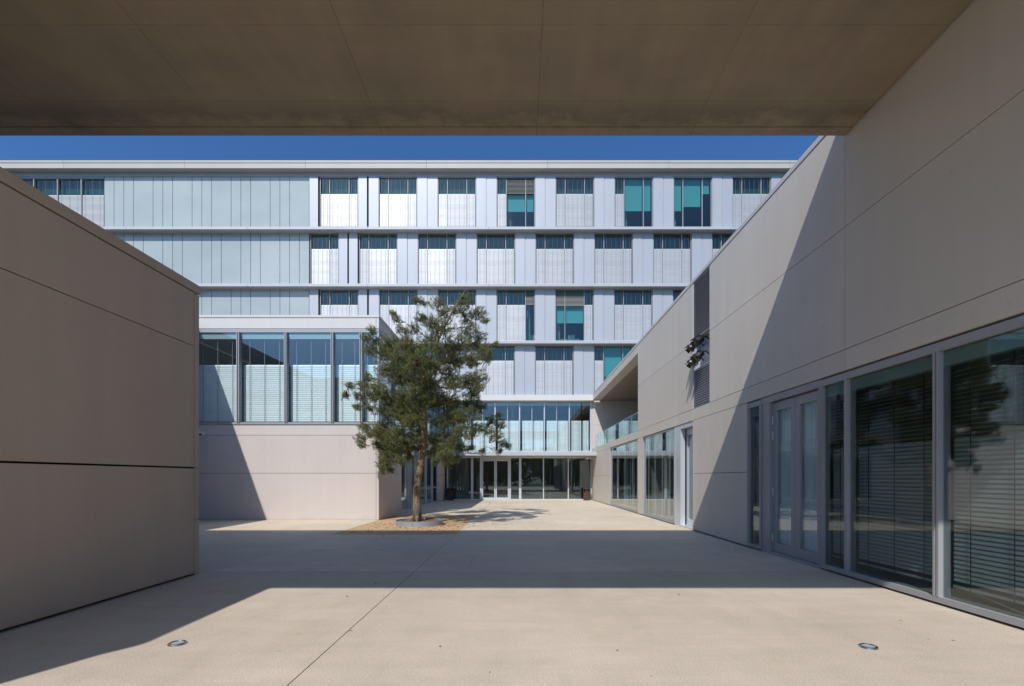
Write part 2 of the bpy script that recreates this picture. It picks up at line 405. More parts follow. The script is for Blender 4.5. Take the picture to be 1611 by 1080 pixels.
def office_window(u0, u1, z0, z1, mull, open_=(), kind=None, zb=None):
    """mull: mullion u positions; open_: indexes of bays whose blind is up"""
    f = MB(); fr = 0.035
    f.box(FF, u0, u0 + fr, -0.12, 0.05, z0, z1).box(FF, u1 - fr, u1, -0.12, 0.05, z0, z1)
    f.box(FF, u0 + fr, u1 - fr, -0.12, 0.03, z1 - 0.05, z1).box(FF, u0 + fr, u1 - fr, -0.12, 0.03, z0, z0 + 0.05)
    for x in mull: f.box(FF, x - .020, x + .020, -0.12, 0.03, z0 + .05, z1 - .05)
    fo = f.build('window', 'mullion', mb_)
    MB().box(FF, u0 + fr, u1 - fr, -0.075, -0.060, z0 + .05, z1 - .05).build('pane', 'glass_blue', fo)
    ed = [u0 + fr] + list(mull) + [u1 - fr]
    sl, cb, cur = MB(), MB(), MB(); any_s = False
    for k in range(len(ed) - 1):
        a, b = ed[k] + .03, ed[k + 1] - .03
        if k in open_: continue
        any_s = True
        sl.slats(FF, a, b, z0 + .05, zb, 0.0, 0.075, rad(72 + random.uniform(-3, 3)), .086)
        cables(cb, FF, a, b, z0 + .05, z1 - .05, 0.045, 2 if b - a < .7 else 4)
        # pleated dark curtain behind the open slats
        x = a - .03
        while x < b:
            cur.box(FF, x, min(x + .066, b), -0.36, -0.33 + random.uniform(0, .012), z0 + .1, z1); x += .066
    if any_s:
        sl.open = True
        sl.build('blind', 'slat', fo); cb.build('blind_cable', 'cable', fo); cur.build('curtain', 'curtain', fo)
    if open_:
        tb, bs, it = MB(), MB(), MB(); H = z1 - z0
        for k in open_:
            a, b = ed[k], ed[k + 1]
            if kind == 'teal':
                drop = {0: .58, 1: .50, 2: .26}[k] if len(open_) == 3 else .58
                tb.box(FF, a + .05, b - .05, -0.22, -0.205, z1 - .1 - H * drop, z1 - .05)
            elif kind == 'brown':
                bs.slats(FF, a + .03, b - .03, z1 - H * .32, z1 - .05, 0.0, 0.085, rad(40))
                tb.box(FF, a + .05, b - .05, -0.22, -0.205, z1 - H * .62, z1 - .1)
            else:
                bs.slats(FF, a + .03, b - .03, z1 - H * .30, z1 - .05, 0.0, 0.085, rad(40))
        if tb.v: tb.build('roller_blind', 'teal', fo)
        if bs.v: bs.open = True; bs.build('raised_blind', 'brownslat', fo)
        a, b = ed[open_[0]], ed[open_[-1] + 1]
        it.box(FF, a + .12, a + .32, -0.9, -0.6, z0 + .05, z1 - .4); it.build('pale_curtain', 'pale_curtain', fo)
        d = MB(); d.box(FF, a + .2, b - .2, -1.6, -0.8, z0 + .42, z0 + .46)
        d.box(FF, (a + b) / 2, (a + b) / 2 + .45, -1.25, -1.2, z0 + .52, z0 + .85).box(FF, (a + b) / 2 + .2, (a + b) / 2 + .25, -1.25, -1.2, z0 + .46, z0 + .52)
        d.build('desk', 'alu_pale', fo)
def office_row(z0, z1, zb, starts, gaps, opens, ztop):
    """starts: px of window left edges (each 59.8 px wide). gaps: panels between"""
    for i, s in enumerate(starts):
        a, b = ux(s), ux(s + 59.8)
        mu = [ux(s + 15), ux(s + 45.4)]
        op, kd = opens.get(i, ((), None))
        office_window(a, b, z0, ztop, mu, op, kd, zb)
    p = MB()
    edges = [(s, s + 59.8) for s in starts]
    for (x0, x1) in gaps:
        p = MB(); mid = (x0 + x1) / 2
        if x1 - x0 > 18:
            p.box(FF, ux(x0 + .6), ux(mid - .5), -0.25, 0.10, z0, ztop); p.box(FF, ux(mid + .5), ux(x1 - .3), -0.25, 0.085, z0, ztop)
            p.box(FF, ux(mid - .5), ux(mid + .5), -0.25, 0.05, z0, ztop)
        else: p.box(FF, ux(x0 + .6), ux(x1 - .3), -0.25, 0.10, z0, ztop)
        p.build('cladding_panel', 'panel', mb_)
P0 = 92.55
# row 1 (top)
st = [596.5 + P0 * k for k in range(8)]
row1o = {2: ((1, 2), 'brown'), 4: ((1, 2), 'teal'), 5: ((0, 1, 2), 'teal')}
g_ = [(487.2, 501.4), (563.9, 578.1), (580.3, 596.5)] + [(s + 59.8, s + P0) for s in st]
office_row(18.14, 21.73, 20.61, [504.0] + st, g_, {k + 1: v for k, v in row1o.items()}, 21.73)
st3 = [597 + 92.2 * k for k in range(8)]
g3 = [(487.2, 501.8), (564.2, 578.4), (580.6, 597)] + [(s + 59.8, s + 92.2) for s in st3]
office_row(10.60, 14.18, 13.12, [504.3] + st3, g3, {3: ((2,), 'x'), 4: ((0, 1), 'brown')}, 14.18)
st2 = [565.5 + 92.35 * k for k in range(8)]
g2 = [(533.5, 547.5), (549.3, 563.5)] + [(s + 59.8, s + 92.35) for s in st2]
office_row(14.37, 17.96, 16.89, st2, g2, {}, 17.96)
office_window(ux(489), ux(533.5), 14.37, 17.96, [ux(518.8)], (), None, 16.89)
st4 = [565.0 + 92.3 * k for k in range(7)]
g4 = [(533.5, 565)] + [(s + 59.8, s + 92.3) for s in st4]
office_row(7.0, 10.40, 9.39, st4, g4, {4: ((1, 2), 'teal')}, 10.40)
MB().box(FF, UL, ux(533.5), -0.3, 0, 7.0, 10.4).build('wall', 'panel', mb_)
# right-hand continuation of the rows beyond the frame (behind the right wing)
MB().box(FF, ux(816 + 23.4 * 20.6), UR, -0.3, 0.05, 7.0, 10.39).box(FF, ux(1330), UR, -0.3, 0.05, 10.61, 14.17).box(FF, ux(1304), UR, -0.3, 0.05, 14.38, 17.95).box(FF, ux(1337), UR, -0.3, 0.05, 18.15, 21.73).build('end_wall', 'panel', mb_)
# dark strips standing in for shade beside the protruding panels, plus dark panel joints
m = MB()
for (x, z0, z1) in [(502.4, 18.14, 21.7), (579.2, 18.14, 21.7), (548.4, 14.37, 17.95), (564.5, 14.37, 17.95), (488, 14.37, 17.95), (503, 10.6, 14.17), (579.5, 10.6, 14.17)]:
    m.box(FF, ux(x - 1.0), ux(x + .9), -0.3, -0.02, z0, z1)
m.build('shade_strip', 'dark_gap', mb_)
# channel-glass walls on the left of the upper rows
def channel(z0, z1, phase, ua, ub):
    m = MB(); px = phase; lst = []
    seq = [15.35, 15.35, 30.7]; k = 0; x = ua
    pos = []
    while px < ub - 2:
        if px > ua: pos.append(px)
        px += seq[k % 3]; k += 1
    ed = [ua] + pos + [ub]
    for a, b in zip(ed[:-1], ed[1:]):
        m.box(FF, ux(a) + .016, ux(b) - .016, -0.2, 0.0, z0, z1)
    m.build('glass_cladding', 'channel', mb_)
    j = MB()
    for a in ed[1:]: j.box(FF, ux(a) - .015, ux(a) + .015, -0.2, -0.055, z0, z1)
    j.build('cladding_joint', 'alu_dark', mb_)
channel(18.14, 22.0, 179.4, 164, 486.5)
channel(14.37, 17.96, 194.7 - 61.4 * 4, -166, 486.5)
channel(10.60, 14.18, 179.4 - 61.4 * 5, -166, 486.5)
# long ribbon window top left
f = MB(); u0, u1 = UL + .5, ux(164); z0, z1 = 18.14, 21.66
f.box(FF, u0, u1, -.1, .04, z1 - .06, 21.735).box(FF, u0, u1, -.1, .04, z0, z0 + .05)
mus = [ux(129 - 37.3 * k) for k in range(16) if ux(129 - 37.3 * k) > u0]
for x in mus: f.box(FF, x - .03, x + .03, -.1, .07, z0 + .05, z1 - .06)
fo = f.build('window', 'mullion', mb_)
MB().box(FF, u0, u1, -.075, -.06, z0 + .05, z1 - .06).build('pane', 'glass_blue', fo)
s = MB(); cb = MB(); cu = MB(); ed = sorted(mus) + [u1]
for a, b in zip(ed[:-1], ed[1:]):
    s.slats(FF, a + .04, b - .02, z0 + .05, 20.55, 0, .075, rad(66)); cables(cb, FF, a, b, z0, z1, .045, 3)
    x = a
    while x < b: cu.box(FF, x, x + .066, -.36, -.33 + random.uniform(0, .012), z0 + .1, z1); x += .066
s.open = True; s.build('blind', 'slat', fo); cb.build('blind_cable', 'cable', fo); cu.build('curtain', 'curtain', fo)
MB().box(FF, UL, UL + .5, -.3, .05, 10.6, 21.7).build('end_wall', 'panel', mb_)

# white parapet band over the first floor, first-floor curtain wall
MB().box(FF, XL, 4.93, -0.3, 0.50, 6.62, 7.00).build('parapet_band', 'whiteband', mb_, bevel=0.008)
f = MB(); fx = MB()
zc0, zc1 = 3.22, 6.62
maj = [ux(778.9 - 38.9 * k) for k in range(0, 3)][::-1] + [ux(817.4), ux(856.2), ux(895.5)]
f.box(FF, XL, 4.93, -.1, .04, zc1 - .05, zc1).box(FF, XL, 4.93, -.1, .04, zc0, zc0 + .1)
f.box(FF, 4.80, 4.93, -.1, .04, zc0 + .1, zc1 - .05)
for x in maj: f.box(FF, x - .035, x + .035, -.1, .12, zc0 + .1, zc1 - .05)
for x in maj + [ux(895.5) + .0]:
    xm = x + 1.66 / 2; f.box(FF, xm - .015, xm + .015, -.1, .03, zc0 + .1, zc1 - .05)
cw = f.build('curtain_wall', 'alu_pale', mb_)
MB().box(FF, XL, 4.80, -.03, -.015, zc0 + .1, zc1 - .05).build('pane', 'glass', cw)
s = MB(); cb = MB(); ed = [XL] + maj + [4.8]
for a, b in zip(ed[:-1], ed[1:]):
    for a2, b2 in ((a + .16, (a + b) / 2 - .01), ((a + b) / 2 + .02, b - .06)):
        s.slats(FF, a2, b2, zc0 + .1, 5.38, -.30, .06, rad(76), .072); cables(cb, FF, a2, b2, zc0 + .1, 5.38, -.25, 2)
s.open = True; s.build('blind', 'slat_in', cw); cb.build('blind_cable', 'cable', cw)
MB().box(FF, XL, 4.8, -.2, -.1, 6.36, 6.57).build('blind_box', 'frost', cw)
# canopy over the entrance
MB().box(FF, XL + .01, 4.925, -0.02, 2.0, 2.90, 3.15).build('canopy', 'ledge', mb_, bevel=0.01)
# ground floor glazing
def gz(px): return (px - 816) / SF
f = MB(); z0, z1 = 0.0, 2.90
f.box(FF, XL, 4.93, -.12, .05, z0, .075); f.box(FF, XL, 4.93, -.12, .03, 2.82, 2.90)
for a, b in ((741, 744.6), (755, 758), (801, 803.8), (816.5, 820.2)): f.box(FF, gz(a), gz(b), -.12, .06, .075, 2.82)
for a in (704, 855, 894, 930): f.box(FF, gz(a) - .035, gz(a) + .035, -.12, .05, .075, 2.82)
f.box(FF, gz(758), gz(801), -.10, .04, 2.74, 2.82)
eg = f.build('entrance_glazing', 'alu_pale', mb_)
for a, b in ((704, 741), (744.6, 755), (803.8, 816.5), (820.2, 855), (855, 894), (894, 930)): MB().box(FF, gz(a) + .003, gz(b) - .003, -.05, -.035, .075, 2.82).build('pane', 'glass', eg)
s = MB(); x = gz(706)
while x < gz(929):
    if not gz(757) < x < gz(803) and random.random() < .3: s.box(FF, x, x + .05, -.5 - random.random() * .3, -.49, .08, 2.8)
    x += random.uniform(.12, .34)
s.build('vertical_blind', 'curtain', eg)
for a, b in ((758.2, 779.4), (779.8, 800.8)):
    d = MB(); ua, ub = gz(a), gz(b); d.box(FF, ua, ua + .08, -.08, .03, .08, 2.73).box(FF, ub - .08, ub, -.08, .03, .08, 2.73)
    d.box(FF, ua + .08, ub - .08, -.08, .03, .08, .17).box(FF, ua + .08, ub - .08, -.08, .03, 2.62, 2.73)
    do = d.build('entrance_door', 'alu_pale', mb_)
    MB().box(FF, ua + .08, ub - .08, -.04, -.025, .17, 2.62).build('pane', 'glass', do)
    hx = ub - .055 if a < 770 else ua + .055
    MB().tube([FF(hx, .03, 1.0), FF(hx, .08, 1.02), FF(hx, .08, 1.38), FF(hx, .03, 1.4)], [.014] * 4, 8).build('handle', 'steel', do)

# ------------------------------------------------------------------ left pavilion
pv = thing('pavilion', 'two-storey pale concrete pavilion with white blinds left of the pine', 'building', (-10, 24, 0))
pc = MB()
LX = -14.5
panels(pc, FP, [(LX, -5.06, 0.0, 1.66), (LX, -5.06, 1.66, 3.01), (LX, -5.06, 3.01, 3.39), (-5.06, -4.965, 0, 1.66), (-5.06, -4.965, 1.66, 3.01), (-5.06, -4.965, 3.01, 3.39)])
panels(pc, FL, [(17.15, 20.45, 0, 1.66), (17.15, 20.45, 1.66, 3.39), (29.9, 32.4, 0, 1.66), (29.9, 32.4, 1.66, 3.39), (20.45, 29.9, 3.12, 3.39)], .1)
pc.build('wall', 'precast', pv)
MB().box(W, LX, -5.06, YP + .09, YP + .35, 0, 3.38).box(W, -5.30, XL - .08, YP + .36, 20.44, 0, 3.38).box(W, -5.30, XL - .08, 29.91, 32.38, 0, 3.38).box(W, -5.30, XL - .08, 20.45, 29.9, 3.13, 3.38).build('core', 'dark_gap', pv)
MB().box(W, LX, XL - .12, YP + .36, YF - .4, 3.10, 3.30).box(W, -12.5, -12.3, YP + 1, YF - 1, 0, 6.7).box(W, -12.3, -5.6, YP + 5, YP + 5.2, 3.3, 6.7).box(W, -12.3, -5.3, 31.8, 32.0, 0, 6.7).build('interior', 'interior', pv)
m = MB().box(FP, LX, -5.06 - .006, -15.2, 0, 6.80, 7.17).box(FP, -5.06 + .006, -4.96, -15.2, 0, 6.80, 7.17)
m.build('fascia', 'coping', pv); MB().box(FP, LX, -4.94, -15.2, .02, 7.18, 7.27).build('coping', 'coping', pv, bevel=.01)
f = MB(); z0, z1 = 3.39, 6.72
PM = [-13.25, -11.6, -9.93, -8.25, -6.6, -5.58]
f.box(FP, LX, XL, -.14, -.01, 6.72, 6.79); f.box(FP, LX, XL, -.12, .03, 3.39, 3.47); f.box(FP, LX, XL, -.12, .00, 6.66, 6.715)
for x in PM:
    f.box(FP, x - .045, x - .015, -.12, .08, 3.47, 6.66).box(FP, x + .015, x + .045, -.12, .08, 3.47, 6.66)
    f.box(FP, x - .015, x + .015, -.12, .03, 3.47, 6.66)
f.box(FP, -5.02, XL, -.10, .0, 3.47, 6.66)
sm = [19.3, 21.0, 22.7, 24.4, 26.1, 27.8, 29.5, 31.0]
f.box(FL, YP + .14, 32.4, -.12, .0, 6.66, 6.79).box(FL, YP + .14, 32.4, -.12, .0, 3.39, 3.47)
for y in sm: f.box(FL, y - .03, y + .03, -.10, .04, 3.47, 6.66)
pw = f.build('ribbon_window', 'alu_east', pv)
MB().box(FP, LX, -5.02, -.04, -.025, 3.47, 6.66).build('pane', 'glass', pw); MB().box(FL, YP + .05, 32.4, -.06, -.045, 3.47, 6.66).build('pane', 'glass', pw)
s = MB(); cb = MB(); ed = PM + [-5.0]
for a, b in zip(ed[:-1], ed[1:]):
    s.slats(FP, a + .07, b - .06, 3.52, 5.58, -.20, .075, rad(76), .088)
    cnt = 3 if b - a > 1.2 else 2
    cables(cb, FP, a + .05, b - .05, 3.5, 6.4, -.15, cnt, .014)
for a, b in zip([YP + .4] + sm, sm + [32.0]): s.slats(FL, a + .06, b - .05, 3.52, 5.58, -.25, .075, rad(66))
s.open = True; s.build('blind', 'slat_in', pw); cb.build('blind_cable', 'cable', pw)
MB().box(FP, LX, -5.04, -.24, -.06, 6.44, 6.65).build('blind_box', 'frost', pw)
# side ground-floor glazing
f = MB(); sg = [20.45, 21.9, 22.35, 24.2, 26.1, 28.0, 29.9]
f.box(FL, 20.45, 29.9, -.14, -.02, 0.0, .09).box(FL, 20.45, 29.9, -.14, -.02, 3.03, 3.12)
for y in sg: f.box(FL, y - .04, y + .04, -.14, -.01, .09, 3.03)
sw = f.build('side_window', 'alu', pv)
MB().box(FL, 20.45, 29.9, -.08, -.065, .09, 3.03).build('pane', 'glass', sw)
s = MB(); y = 20.6
while y < 29.8: s.box(FL, y, y + .08, -.5, -.47, .1, 3.0); y += random.uniform(.2, .6)
s.build('vertical_blind', 'pale_curtain', sw)

# ------------------------------------------------------------------ right wing
rw = thing('east_wing', 'long pale concrete wing on the right with a glazed ground floor and slatted vent', 'building', (8, 14, 0))
Y0 = -3.0; H0, S1, S2, TOP = 3.12, 3.44, 5.29, 6.99
pr = []
for a, b in ((Y0, 7.30), (7.30, 12.47), (13.65, 19.97)): pr += [(a, b, S1, S2), (a, b, S2, TOP)]
for a, b in ((Y0, 7.30), (7.30, 13.68), (13.68, YF - .1)): pr.append((a, b, H0, S1))
pr += [(10.44, 13.68, 0.03, 1.62), (10.44, 13.68, 1.62, H0), (19.27, 20.0, .03, H0), (26.13, YF - .1, .03, 1.62), (26.13, YF - .1, 1.62, H0)]
m = panels(MB(), FR, pr, .12, .011)
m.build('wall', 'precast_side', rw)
# fascia over the loggia
MB().box(FR, 19.98, YF - .52, -.5, 0, 6.66, TOP - .006).build('fascia', 'precast_side', rw)
m = MB().box(FR, Y0 - .02, YF - .52, -.5, .012, 7.0, 7.10); m.build('coping', 'coping', rw, bevel=.008)
m = MB()
m.box(FR, Y0, 12.47, -.35, -.10, H0 + .006, TOP).box(FR, 13.65, 19.96, -.35, -.10, H0 + .006, TOP).box(FR, 12.47, 13.65, -.35, -.22, H0 + .006, TOP).box(FR, 12.47, 13.65, -.22, -.10, H0 + .006, S1 - .01)
m.box(FR, 19.96, YF - .1, -.35, -.10, H0 + .006, S1 - .005)
m.box(FR, 10.45, 13.67, -.35, -.10, 0, H0).box(FR, 19.28, 19.99, -.35, -.10, 0, H0).box(FR, 26.14, YF - .1, -.35, -.10, 0, H0)
m.build('core', 'dark_gap', rw)
# loggia: floor, soffit, end wall, inner walls
MB().box(FR, 19.97, YF + .2, -4.4, -.50, 6.70, 6.98).build('loggia_ceiling', 'soffit', rw)
m = MB(); 
panels(m, Fr('front', YF - .05), [(XR, 9.4, 3.44, 5.05), (XR, 9.4, 5.05, 6.69)], .1)
m.box(W, 9.35, 9.5, 19.97, YF - .06, 3.4, 6.69)
m.box(W, XR + .14, 9.4, 19.8, 19.965, 3.44, 6.69)
m.build('loggia_wall', 'precast', rw)
MB().box(W, XR + .35, 9.4, 19.97, YF - .06, 3.2, 3.40).box(W, XR + .36, 9.4, Y0, 19.79, 3.16, 3.40).build('floor_slab', 'interior', rw)
MB().box(W, XR + .5, 9.6, Y0, 19.9, 6.9, 7.05).build('roof', 'coping', rw)
MB().box(W, 9.5, 9.7, Y0, YF, 0, 6.9).box(W, XR + .1, 9.5, Y0 - .2, Y0, 0, 6.9).build('back_wall', 'interior', rw)
gb = MB(); y = 20.02
while y < YF - .7: gb.box(FR, y, min(y + 1.55, YF - .55), -.16, -.142, 3.38, 4.28); y += 1.56
b = gb.build('balustrade', 'glass_clear', rw)
MB().box(FR, 20.0, YF - .54, -.165, -.137, 4.281, 4.30).build('handrail', 'alu', b)

def right_window(ya, yb, z0, z1, mulls, blind=None, name='window', sill=True, head=.12):
    f = MB()
    f.box(FR, ya, yb, -.16, -.015, z1 - head, z1 - .016)
    f.box(FR, ya, yb, -.20, -.01, z0 + .03, z0 + .10) if sill else f.box(FR, ya, yb, -.16, -.06, z0, z0 + .08)
    for y, wd in mulls:
        f.box(FR, y - wd / 2, y - wd / 2 + .028, -.15, -.004, z0 + .10, z1 - head).box(FR, y + wd / 2 - .028, y + wd / 2, -.15, -.004, z0 + .10, z1 - head)
        if wd > .06: f.box(FR, y - wd / 2 + .028, y + wd / 2 - .028, -.15, -.02, z0 + .10, z1 - head)
    o = f.build(name, 'alu_east', rw)
    MB().box(FR, ya, yb, -.072, -.060, z0 + .10, z1 - head).build('pane', 'glass_grey' if yb < 12 else 'glass', o)
    return o
# big group in the foreground: from the near end to the door
ml = [(5.72, .08), (7.30, .055), (7.89, .05)]
y = 5.72 - 1.58
while y > Y0: ml.append((y, .08)); y -= 1.58
o = right_window(Y0, 7.92, 0, 3.11, ml)
yy = sorted([m_[0] for m_ in ml] + [Y0]); s, so, cb, bt = MB(), MB(), MB(), MB()
for a, b in zip(yy[:-1], yy[1:]):
    if b - a < .3: continue
    s.slats(FR, a + .07, b - .07, .30, 1.98, -.17, .052, rad(66), .060)
    so.slats(FR, a + .07, b - .07, 1.98, 2.80, -.17, .052, rad(18), .05)
    cables(cb, FR, a + .07, b - .07, .22, 2.8, -.135, 3 if b - a > 1 else 1, .006)
    bt.box(FR, a + .07, b - .07, -.19, -.15, .22, .25)
s.open = so.open = True
s.build('blind', 'slat_grey', o); so.build('open_blind', 'slat_grey', o); cb.build('blind_cord', 'black', o); bt.build('bottom_rail', 'alu_east', o)
MB().box(FR, Y0 + .06, 7.86, -.17, -.078, 2.81, 2.98).build('blind_box', 'frost', o)
# narrow light beyond the double door
o = right_window(9.87, 10.43, 0, 3.11, [(10.422, .056), (9.88, .056)])
s = MB().slats(FR, 9.95, 10.36, .3, 1.98, -.17, .052, rad(66), .060); s.open = True; s.build('blind', 'slat_grey', o)
MB().box(FR, 9.93, 10.38, -.17, -.078, 2.81, 2.98).build('blind_box', 'frost', o)
# double door
f = MB().box(FR, 7.925, 9.865, -.16, -.02, 2.99, 3.11).box(FR, 9.55, 9.865, -.16, -.03, .0, 2.99).box(FR, 7.925, 7.99, -.16, -.03, 0, 2.99).box(FR, 7.99, 9.55, -.2, -.02, 0, .05)
df = f.build('door_frame', 'alu_east', rw)
def leaf(a, b, hinge_at_b, z0=.06, z1=2.97, deep=-.15, side=None):
    d = MB().box(FR, a, a + .13, deep, deep + .06, z0, z1).box(FR, b - .13, b, deep, deep + .06, z0, z1)
    d.box(FR, a + .13, b - .13, deep, deep + .06, z0, z0 + .17).box(FR, a + .13, b - .13, deep, deep + .06, z1 - .16, z1)
    do = d.build('door_leaf', 'alu_east', rw)
    MB().box(FR, a + .13, b - .13, deep + .02, deep + .035, z0 + .17, z1 - .16).build('pane', 'glass', do)
    hy = b - .02 if hinge_at_b else a + .02
    for z in (.25, 1.15, 2.25, 2.55):
        MB().tube([FR(hy, deep + .072, z), FR(hy, deep + .072, z + .16)], [.013] * 2, 10).build('hinge', 'steel', do)
    return do
d1 = leaf(8.775, 9.545, True); d2 = leaf(7.995, 8.765, False)
cu = MB(); y = 8.0
while y < 9.5: cu.box(FR, y, y + .10, -.19, -.178 + random.uniform(0, .006), .1, 2.9); y += .106
cu.build('curtain', 'sheer', df)
# far glazing A and B, single door
for a, b, ms in ((15.32, 19.25, [16.1, 16.95, 17.85, 18.7]), (20.02, 26.11, [21.4, 22.9, 24.4])):
    o = right_window(a, b, 0, 3.11, [(a + .012, .056), (b - .012, .056)], sill=True, head=.05)
    v = MB()
    for y in ms: v.box(FR, y - .012, y + .012, -.118, -.098, .1, 2.99)
    v.build('glass_joint', 'alu_pale', o)
    c = MB(); y = a + .2
    while y < b - .2: c.box(FR, y, y + .10, -.75, -.72, .1, 3.0); y += random.uniform(.35, .8)
    c.build('vertical_blind', 'pale_curtain', o)
f = MB().box(FR, 14.78, 15.31, -.16, -.02, 0, 2.99).box(FR, 13.69, 15.31, -.16, -.02, 2.99, 3.11).box(FR, 13.69, 14.78, -.2, -.02, 0, .06)
f.build('door_frame', 'alu_pale', rw)
d = MB().box(FR, 13.70, 13.80, -.26, -.20, .07, 2.98).box(FR, 14.66, 14.77, -.26, -.20, .07, 2.98).box(FR, 13.80, 14.66, -.26, -.20, .07, .25).box(FR, 13.80, 14.66, -.26, -.20, 2.8, 2.98)
do = d.build('door_leaf', 'alu_pale', rw)
MB().box(FR, 13.80, 14.66, -.24, -.225, .25, 2.8).build('pane', 'glass', do)
MB().tube([FR(13.9, -.2, .95), FR(13.9, -.14, .97), FR(13.9, -.14, 2.1), FR(13.9, -.2, 2.12)], [.018] * 4, 8).build('handle', 'black', do)
# lobby dimness: partitions inside the right wing
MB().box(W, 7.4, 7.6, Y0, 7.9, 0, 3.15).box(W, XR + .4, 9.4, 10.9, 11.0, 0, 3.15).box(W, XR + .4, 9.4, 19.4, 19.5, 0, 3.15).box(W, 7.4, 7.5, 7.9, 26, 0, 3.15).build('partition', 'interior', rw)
# louvre strip with a service recess
for z0, z1 in ((S1 + .02, 4.50), (5.40, TOP - .02)):
    lv = MB(); z = z0
    while z < z1:
        i = len(lv.v)
        a = rad(40); wd, th = .075, .006
        pts = [(-.046, z + .052), (-.006, z), (-.006, z - .010), (-.046, z + .040)]
        for yv in (12.49, 13.63): lv.v += [FR(yv, n_, z_) for n_, z_ in pts]
        lv.f += [(i, i + 1, i + 5, i + 4), (i + 1, i + 2, i + 6, i + 5), (i + 2, i + 3, i + 7, i + 6), (i + 3, i, i + 4, i + 7), (i, i + 3, i + 2, i + 1), (i + 4, i + 5, i + 6, i + 7)]
        z += .066
    lvo = lv.build('louvre', 'louvre', rw)
MB().box(FR, 12.475, 12.49, -.2, -.003, S1 + .01, TOP - .01).box(FR, 13.63, 13.645, -.2, -.003, S1 + .01, TOP - .01).box(FR, 12.49, 13.63, -.2, -.01, 4.50, 4.525).box(FR, 12.49, 13.63, -.2, -.01, 5.375, 5.40).build('louvre_frame', 'alu', lvo)
MB().box(FR, 12.49, 13.63, -.21, -.185, 4.525, 5.375).build('recess_panel', 'alu_dark', lvo)
MB().box(FR, 12.492, 13.628, -.075, -.060, S1 + .01, 4.495).build('louvre_backing', 'black', rw)
MB().box(FR, 12.492, 13.628, -.075, -.060, 5.405, TOP - .01).build('louvre_backing', 'black', rw)

# ------------------------------------------------------------------ floodlights on the louvre strip
FG = 'black floodlights on the slatted vent'
def floodlight(pos, label, yaw, tilt):
    r = thing('floodlight', label, 'floodlight', pos, FG)
    c, s_ = math.cos(yaw), math.sin(yaw)
    def X(p):                                # local: x = beam direction, y = side, z up, tilted downwards
        x, y, z = (q_ * .62 for q_ in p); ct, st = math.cos(tilt), math.sin(tilt)
        x, z = x * ct + z * st, -x * st + z * ct
        return (pos[0] + x * c - y * s_, pos[1] + x * s_ + y * c, pos[2] + z)
    t = MB().tube([X((-.16, 0, 0)), X((-.14, 0, 0)), X((0, 0, 0)), X((.12, 0, 0)), X((.13, 0, 0)), X((.20, 0, 0))], [.05, .085, .095, .10, .12, .125], 16)
    bo = t.build('body', 'black', r, smooth=False)
    m = MB()
    for k in range(6): m.tube([X((-.13 + .03 * k, 0, 0)), X((-.122 + .03 * k, 0, 0))], [.10, .10], 14)
    m.build('cooling_fin', 'black', bo)
    MB().tube([X((.200, 0, 0)), X((.206, 0, 0))], [.10, .10], 16).build('lens', 'lampglass', r)
    m = MB()                                  # barn doors
    for an in range(4):
        a0 = an * math.pi / 2
        def q(x, rr, w_): 
            return X((x, rr * math.cos(a0) - w_ * math.sin(a0), rr * math.sin(a0) + w_ * math.cos(a0)))
        i = len(m.v); m.v += [q(.20, .12, -.09), q(.20, .12, .09), q(.33, .19, .11), q(.33, .19, -.11), q(.20, .126, -.09), q(.20, .126, .09), q(.33, .196, .11), q(.33, .196, -.11)]
        m.f += [(i, i + 1, i + 2, i + 3), (i + 7, i + 6, i + 5, i + 4), (i, i + 4, i + 5, i + 1), (i + 1, i + 5, i + 6, i + 2), (i + 2, i + 6, i + 7, i + 3), (i + 3, i + 7, i + 4, i)]
    m.build('barn_door', 'black', r)
    base = (XR + .19, pos[1] + .05, pos[2] + .0)
    m = MB().tube([X((0, .13, 0)), X((-.05, .14, .12)), X((-.05, 0, .17)), X((-.05, -.14, .12)), X((0, -.13, 0))], [.014] * 5, 6)
    m.tube([X((-.05, 0, .17)), (pos[0] + .2, pos[1] + .04, pos[2] + .10), base], [.018] * 3, 8)
    m.build('bracket', 'black', r)
for (y, z, yw, tl, lb) in ((13.30, 5.14, 3.0, .75, 'upper outer black floodlight with barn doors, farther along the vent'),
                          (12.86, 5.18, 3.2, .6, 'upper black floodlight with barn doors, nearer the viewer'),
                          (13.30, 4.74, 3.0, .95, 'lower outer black floodlight with barn doors, farther along the vent'),
                          (12.86, 4.78, 3.2, .8, 'lower black floodlight with barn doors, nearer the viewer')):
    floodlight((XR - .12, y, z), lb, yw, tl)

# ------------------------------------------------------------------ ground lights
for px, py, lb in ((279, 1013.6, 'round steel ground light in the sunlit paving at the left'), (1125 + 241, 1018.6, 'round steel ground light in the sunlit paving at the right')):
    Y = 760 * EYE / (py - 752); X = (px - 816) / 760 * Y
    r = thing('ground_light', lb, 'ground light', (X, Y, 0), 'round lights let into the paving')
    k = 32; m = MB(); ring = [(0.052, .012), (.056, .016), (.067, .016), (.074, .010), (.076, .001)]
    for rr, zz in ring: m.v += [(X + rr * math.cos(2 * math.pi * q / k), Y + rr * math.sin(2 * math.pi * q / k), zz) for q in range(k)]
    for j in range(len(ring) - 1):
        for q in range(k): m.f.append((j * k + q, j * k + (q + 1) % k, (j + 1) * k + (q + 1) % k, (j + 1) * k + q))
    m.open = True; m.build('rim', 'steel', r)
    MB().tube([(X, Y, .001), (X, Y, .009)], [.054, .054], 32).build('lens', 'lens', r)
    m = MB()
    for q in range(3):
        a = q * 2.1; m.tube([(X + .062 * math.cos(a), Y + .062 * math.sin(a), .010), (X + .062 * math.cos(a), Y + .062 * math.sin(a), .019)], [.005, .004], 8)
    m.build('screw', 'alu_dark', r)

